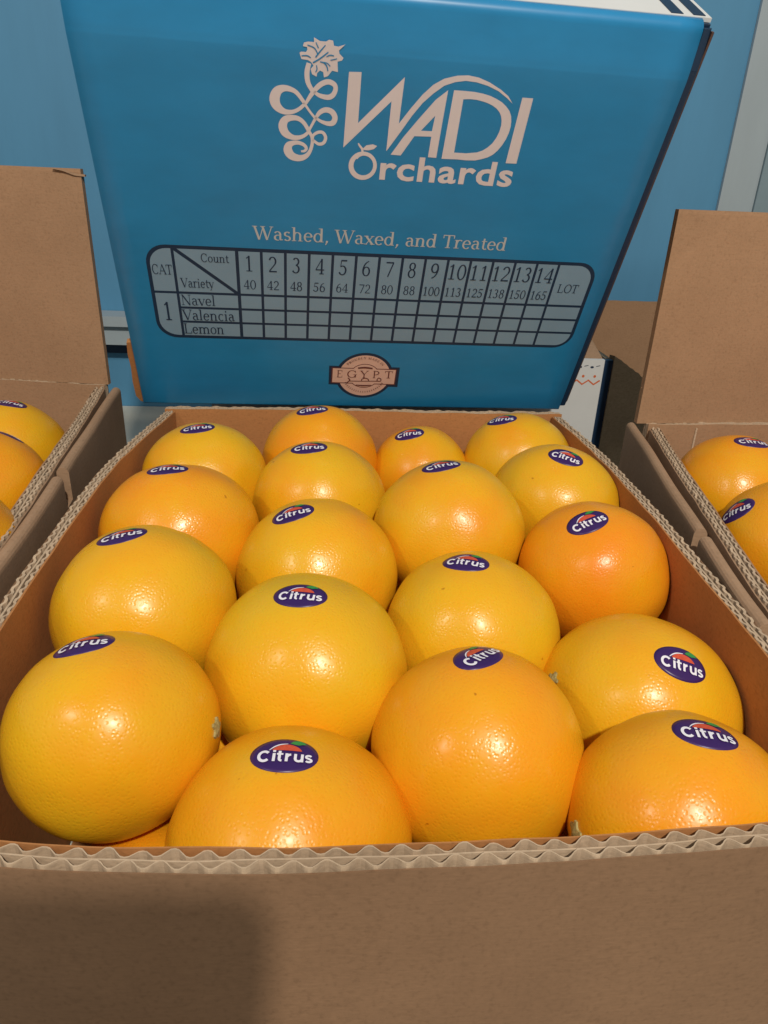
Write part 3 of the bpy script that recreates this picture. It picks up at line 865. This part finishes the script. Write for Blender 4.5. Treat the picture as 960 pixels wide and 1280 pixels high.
# ------------------------------------------------------------------ oranges
def ico(sub):
    bm = bmesh.new()
    bmesh.ops.create_icosphere(bm, subdivisions=sub, radius=1)
    vs = [v.co.normalized() for v in bm.verts]
    fs = [tuple(v.index for v in f.verts) for f in bm.faces]
    bm.free()
    return vs, fs
ICO5, ICO4 = ico(5), ico(4)
def A2(cx, cy, r_x, r_y, a0, a1, w=0.165):
    n = max(4, int(abs(a1 - a0) / 18))
    return [(cx + r_x * math.cos(R(a0 + (a1 - a0) * i / n)), cy + r_y * math.sin(R(a0 + (a1 - a0) * i / n)), w) for i in range(n + 1)]
B_ = 0.145
CITRUS = [   # bold even strokes, capital height 0.72
    A2(0.36, 0.33, 0.27, 0.31, 42, 318, 0.16),
    L_(0.86, 0.0, 0.86, 0.52, B_), L_(0.86, 0.60, 0.86, 0.73, B_),
    L_(1.14, 0.14, 1.14, 0.68, B_), L_(1.00, 0.47, 1.32, 0.47, 0.11), A2(1.26, 0.14, 0.12, 0.10, 180, 275, 0.13),
    L_(1.50, 0.0, 1.50, 0.52, B_), A2(1.70, 0.26, 0.17, 0.19, 165, 85, 0.14),
    L_(1.94, 0.18, 1.94, 0.52, B_), A2(2.11, 0.20, 0.17, 0.15, 180, 345, 0.14), L_(2.29, 0.0, 2.29, 0.52, B_),
    A2(2.63, 0.37, 0.14, 0.095, 25, 270, 0.125) + A2(2.64, 0.145, 0.15, 0.095, 80, -155, 0.125),
]

def shape_fn(rad, axis, stretch, seed, lump):
    s = Vector((seed * 3.7, seed * 1.3, seed * 9.1))
    def fn(n):
        c = n.dot(axis)
        k = 1 + stretch * (c * c - 0.33) + lump * noise.noise(n * 1.3 + s) + lump * 0.35 * noise.noise(n * 3.1 + s)
        if c > 0.93:                                     # shallow basin round the stem
            k -= 0.022 * ((c - 0.93) / 0.07) ** 1.6
        if c < -0.95:
            k += 0.012 * ((-c - 0.95) / 0.05)
        return rad * k
    return fn

def orange(loc, rad, label, group, axis, stretch, hue, seed, st_n=None, st_t=None, calyx=False, sub=5, lump=0.026):
    axis = Vector(axis).normalized()
    fn = shape_fn(rad, axis, stretch, seed, lump)
    V, F = ICO5 if sub == 5 else ICO4
    o = mesh('orange', [n * fn(n) for n in V], F, M['orange'], None, True)
    o.location = loc
    tag(o, label, 'orange', group)
    o['hue'] = float(hue)
    o['seed'] = [seed * 0.37, seed * 0.11, seed * 0.23]
    if calyx:
        t1 = axis.orthogonal().normalized()
        t2 = axis.cross(t1)
        vs, fs = [axis * (fn(axis) + 0.0012)], []
        for k in range(20):
            a = 2 * math.pi * k / 20
            ra = 0.0034 if k % 4 < 2 else 0.0022
            d = (axis + (t1 * math.cos(a) + t2 * math.sin(a)) * ra / rad).normalized()
            vs.append(d * (fn(d) + 0.0006))
            d2 = (axis + (t1 * math.cos(a) + t2 * math.sin(a)) * ra * 1.02 / rad).normalized()
            vs.append(d2 * (fn(d2) - 0.0012))
        for k in range(20):
            a, c = 1 + 2 * k, 1 + 2 * ((k + 1) % 20)
            fs += [(0, a, c), (a, a + 1, c + 1, c)]
        mesh('calyx', vs, fs, M['calyx'], o)
    if st_n is not None:
        n0, t0 = Vector(st_n).normalized(), Vector(st_t)
        t0 = (t0 - n0 * t0.dot(n0)).normalized()
        s0 = n0.cross(t0)
        def put(a, c, lift):                              # a, c in metres on the sticker
            d = (n0 + t0 * (a / rad) + s0 * (c / rad)).normalized()
            return d * (fn(d) + lift)
        A, B = 0.0101, 0.0070
        vs, fs = [put(0, 0, 0.00013)], []
        rings, seg = 6, 40
        for i in range(1, rings + 1):
            f = i / rings
            for k in range(seg):
                th = 2 * math.pi * k / seg
                vs.append(put(A * f * math.cos(th), B * f * math.sin(th), 0.00013 if i < rings else 0.00006))
        for k in range(seg):
            fs.append((0, 1 + k, 1 + (k + 1) % seg))
        for i in range(rings - 1):
            for k in range(seg):
                p, q = 1 + i * seg + k, 1 + i * seg + (k + 1) % seg
                fs.append((p, p + seg, q + seg, q))
        # rim turned down onto the skin
        base = len(vs)
        for k in range(seg):
            th = 2 * math.pi * k / seg
            vs.append(put(A * 1.004 * math.cos(th), B * 1.004 * math.sin(th), -0.0002))
        for k in range(seg):
            p, q = 1 + (rings - 1) * seg + k, 1 + (rings - 1) * seg + (k + 1) % seg
            fs.append((p, base + k, base + (k + 1) % seg, q))
        stk = mesh('sticker', vs, fs, M['sticker'], o, True)
        def flat(name, pts, tris, lift, mat):
            mesh(name, [put(a * 1e-3, c * 1e-3, lift) for a, c in pts], tris, mat, stk)
        v2, f2 = [], []
        for i in range(15):
            x = -3.6 + 8.4 * i / 14
            hi = 1.4 + 2.5 * max(0.0, 1 - ((x - 0.6) / 4.3) ** 2) ** 0.75
            v2 += [(x, 1.25 + (hi - 1.25) * j / 4) for j in range(5)]
        for i in range(14):
            for j in range(4):
                f2.append((5 * i + j, 5 * i + 5 + j, 5 * i + 6 + j, 5 * i + 1 + j))
        flat('fruit_print', v2, f2, 0.00030, M['sticker_red'])
        v2, f2 = strip(curve3([(-4.5, 1.3, 0.2), (-3.2, 2.7, 0.45), (-1.6, 3.7, 0.45), (0.6, 4.2, 0.2)]))
        flat('outline_print', v2, f2, 0.00033, M['sticker_white'])
        leaf = [(1.2, 4.4), (1.9, 5.3), (3.0, 5.9), (4.2, 5.8), (5.4, 5.2), (6.0, 4.4), (4.9, 4.2), (3.8, 3.8), (2.4, 4.0)]
        v2, f2 = poly2d(leaf); flat('leaf_print', v2, f2, 0.00036, M['sticker_green'])
        lv, lf = [], []
        for k, st in enumerate(CITRUS):
            v2, f2 = strip(st)
            n_ = len(lv)
            lv += [put((x * 5.6 - 7.7) * 1e-3, (y * 5.9 - 3.0 - 0.25 * math.sin(x * 1.1)) * 1e-3, 0.00042 + k * 0.000006) for x, y in v2]
            lf += [tuple(i + n_ for i in f) for f in f2]
        mesh('lettering', lv, lf, M['sticker_white'], stk)
    return o

GM = 'oranges in the middle carton'
for (loc, rad, sn, st, lab, ax, stretch, hue, cal, seed) in (
    ((-0.0743, 0.3928, 0.1033), 0.0361, (-0.052, -0.084, 0.995), (0.987, 0.147, 0.064), 'yellow orange in the back left corner of the middle carton', (.7,-.5,.2), 0.05, 0.28, False, 1),
    ((-0.0082, 0.4318, 0.1026), 0.0364, (-0.139, -0.093, 0.986), (0.987, 0.065, 0.146), 'orange at the back touching the blue carton just below its round seal', (.3,.8,-.3), 0.0, 0.62, False, 2),
    ((0.0566, 0.436, 0.0933), 0.032, (-0.285, -0.14, 0.948), (0.95, -0.176, 0.259), 'small orange in the back row half hidden between two larger ones', (.2,.9,.1), 0.02, 0.55, False, 3),
    ((0.1201, 0.4331, 0.1015), 0.035, (-0.402, -0.023, 0.915), (0.84, -0.408, 0.359), 'yellow orange in the back right corner of the middle carton', (.9,.3,-.2), 0.04, 0.36, False, 4),
    ((-0.074, 0.3221, 0.105), 0.0369, (-0.11, -0.008, 0.994), (0.989, 0.102, 0.11), 'deep orange fruit with yellowish right tip, second from the back along left wall', (.97,-.12,-.1), 0.06, 0.66, False, 5),
    ((-0.0067, 0.3625, 0.1047), 0.0355, (-0.174, -0.085, 0.981), (0.985, -0.021, 0.172), 'yellow orange right in front of the fruit that touches the blue carton', (.8,.4,-.4), 0.05, 0.36, False, 6),
    ((0.0583, 0.3222, 0.1078), 0.0374, (-0.168, 0.04, 0.985), (0.982, 0.092, 0.164), 'wide yellow orange in front of the small half hidden one', (-.6,.6,-.3), 0.03, 0.4, False, 7),
    ((0.1245, 0.3641, 0.1042), 0.0354, (-0.001, -0.248, 0.969), (0.869, -0.479, -0.122), 'orange against right wall, second from the back, sticker slanting down rightwards', (.8,-.6,-.2), 0.07, 0.4, False, 8),
    ((-0.0744, 0.2517, 0.1063), 0.0358, (-0.189, 0.028, 0.982), (0.967, 0.18, 0.181), 'large yellow orange, third from the back along the left wall', (.5,.8,-.3), 0.03, 0.33, False, 9),
    ((-0.0069, 0.2928, 0.0995), 0.037, (-0.294, -0.118, 0.948), (0.947, 0.1, 0.306), 'orange in the very middle of the carton, sticker tilted steeply upward on its top left', (-.9,.3,-.3), 0.03, 0.42, False, 10),
    ((0.0591, 0.251, 0.0956), 0.0361, (-0.152, 0.022, 0.988), (0.919, -0.365, 0.149), 'yellow orange with level sticker, just behind the one whose sticker tilts most', (.9,.2,-.3), 0.05, 0.3, False, 11),
    ((0.123, 0.2908, 0.1023), 0.0348, (-0.287, -0.239, 0.928), (0.933, 0.151, 0.327), 'deep orange round fruit against right wall, third from the back, sticker tilted upward', (.3,.8,-.5), 0.0, 0.74, False, 12),
    ((-0.0697, 0.1855, 0.1035), 0.0329, (-0.224, 0.152, 0.963), (0.973, 0.087, 0.213), 'big orange at the front left with a stem scar at its right end', (.989,-.086,.118), 0.03, 0.4, True, 13),
    ((-0.0091, 0.2215, 0.0995), 0.0375, (-0.053, -0.107, 0.993), (0.988, -0.153, 0.036), 'yellow orange behind the foremost middle one, level sticker in the centre of its top', (-.7,.6,-.2), 0.05, 0.3, False, 14),
    ((0.0492, 0.1826, 0.0957), 0.0354, (-0.043, 0.198, 0.979), (0.753, 0.651, -0.098), 'round orange at the front right of centre, sticker tilted most steeply upward', (.5,.6,-.6), 0.0, 0.55, False, 15),
    ((0.1182, 0.2137, 0.0873), 0.0369, (0.108, -0.419, 0.902), (0.955, -0.209, -0.211), 'orange against the right wall with a sticker facing us and a stem scar beside', (-.93,.0,.36), 0.07, 0.44, True, 16),
    ((-0.0113, 0.1562, 0.0849), 0.0360, (-0.043, 0.022, 0.999), (0.998, -0.041, 0.044), 'foremost orange left of centre, cut off below by the front rim, sticker level on top', (.9,.3,-.3), 0.05, 0.55, False, 17),
    ((0.1062, 0.1541, 0.0965), 0.0318, (0.087, 0.071, 0.994), (0.982, -0.182, -0.055), 'orange in the front right corner with a stem scar low on its left', (-.98,-.14,-.02), 0.1, 0.62, True, 18),
):
    orange(loc, rad, lab, GM, ax, stretch, hue, seed, sn, st, cal)
for (loc, rad, sn, st, lab, grp, hue, seed) in (
    ((-0.2045, 0.441, 0.099), 0.036, (0.16, 0.06, 0.985), (0.98, -0.05, -0.16), 'rearmost orange seen in the left carton, below its standing flap', 'oranges in the left carton', 0.38, 31),
    ((-0.187, 0.363, 0.107), 0.036, (0.360, 0.400, 0.840), (0.91, -0.1, -0.37), 'orange in the middle of the three seen in the left carton', 'oranges in the left carton', 0.62, 32),
    ((-0.1735, 0.287, 0.111), 0.0365, None, None, 'nearest orange seen in the left carton, only its edge showing at the picture border', 'oranges in the left carton', 0.62, 33),
    ((0.2365, 0.379, 0.106), 0.036, (0.03, -0.12, 0.99), (0.99, -0.14, -0.05), 'rear orange in the right carton, just below its standing flap', 'oranges in the right carton', 0.66, 34),
    ((0.2265, 0.306, 0.107), 0.036, (-0.803, 0.116, 0.585), (0.456, -0.511, 0.728), 'front orange in the right carton, its sticker partly behind the corrugated rim', 'oranges in the right carton', 0.62, 35),
):
    orange(loc, rad, lab, grp, (.5, .8, -.2), 0.03, hue, seed, sn, st)
LOWER = [(0.122, 0.3356, 0.041), (0.053, 0.3487, 0.041), (-0.0153, 0.3326, 0.041), (0.0748, 0.159, 0.041), (0.122, 0.2655, 0.041), (-0.08, 0.3598, 0.041), (-0.0501, 0.2261, 0.041), (0.0182, 0.4097, 0.041), (0.0204, 0.2675, 0.041), (-0.08, 0.2896, 0.041), (0.0907, 0.408, 0.041), (-0.08, 0.43, 0.041), (-0.0560, 0.1635, 0.040), (0.0156, 0.1978, 0.041)]
for i, p in enumerate(LOWER):
    orange(p, 0.0355, 'orange of the lower layer, hidden under the stickered ones', 'oranges of the lower layer', (.4, .6, -.7), 0.03, 0.7, 51 + i, sub=4)


for side, xs in ((-1, (-0.2650, -0.3400)), (1, (0.3130, 0.3880))):
    words_ = ('left', 'right')[side > 0]
    for i, x in enumerate(xs):
        for j in range(3):
            y = (0.255, 0.330, 0.405)[j] + (0.040 if side < 0 else 0.0) * (i + 1) * 0.5
            orange((x, y, 0.1040), 0.0365, 'orange in the %s carton, out of the picture beyond its edge' % words_, 'oranges in the %s carton' % words_, (.4, .6, .5), 0.03, 0.5 + 0.1 * j, 80 + 10 * i + j + 40 * (side > 0), sub=4)
            orange((x - side * 0.0380, y + 0.0370 - (0.060 if j == 2 and side > 0 else 0.0) * 0.3, 0.0405), 0.0360, 'orange in the lower layer of the %s carton, out of sight' % words_, 'oranges in the %s carton' % words_, (.4, .6, .5), 0.03, 0.6, 180 + 10 * i + j + 40 * (side > 0), sub=4)

# ------------------------------------------------------------------ the phone that takes the picture (its shadow falls on the front wall)
ph = bpy.data.objects.new('phone', bpy.data.meshes.new('phone'))
bm = bmesh.new()
bmesh.ops.create_cube(bm, size=1)
bmesh.ops.scale(bm, vec=(0.080, 0.160, 0.008), verts=bm.verts)
bmesh.ops.bevel(bm, geom=[e for e in bm.edges if abs(e.verts[0].co.z - e.verts[1].co.z) > 0.004], offset=0.010, segments=6, profile=0.5, affect='EDGES')
bm.to_mesh(ph.data); bm.free()
ph.data.materials.append(M['phone'])
COL.objects.link(ph)
ph.matrix_world = Matrix.Translation(CAM_POS + rt * (0.017 - 0.040) + up * (0.005 - 0.080) - fwd * 0.008) @ cam_rot.to_4x4()
tag(ph, 'black phone held up in front of the middle carton', 'phone')
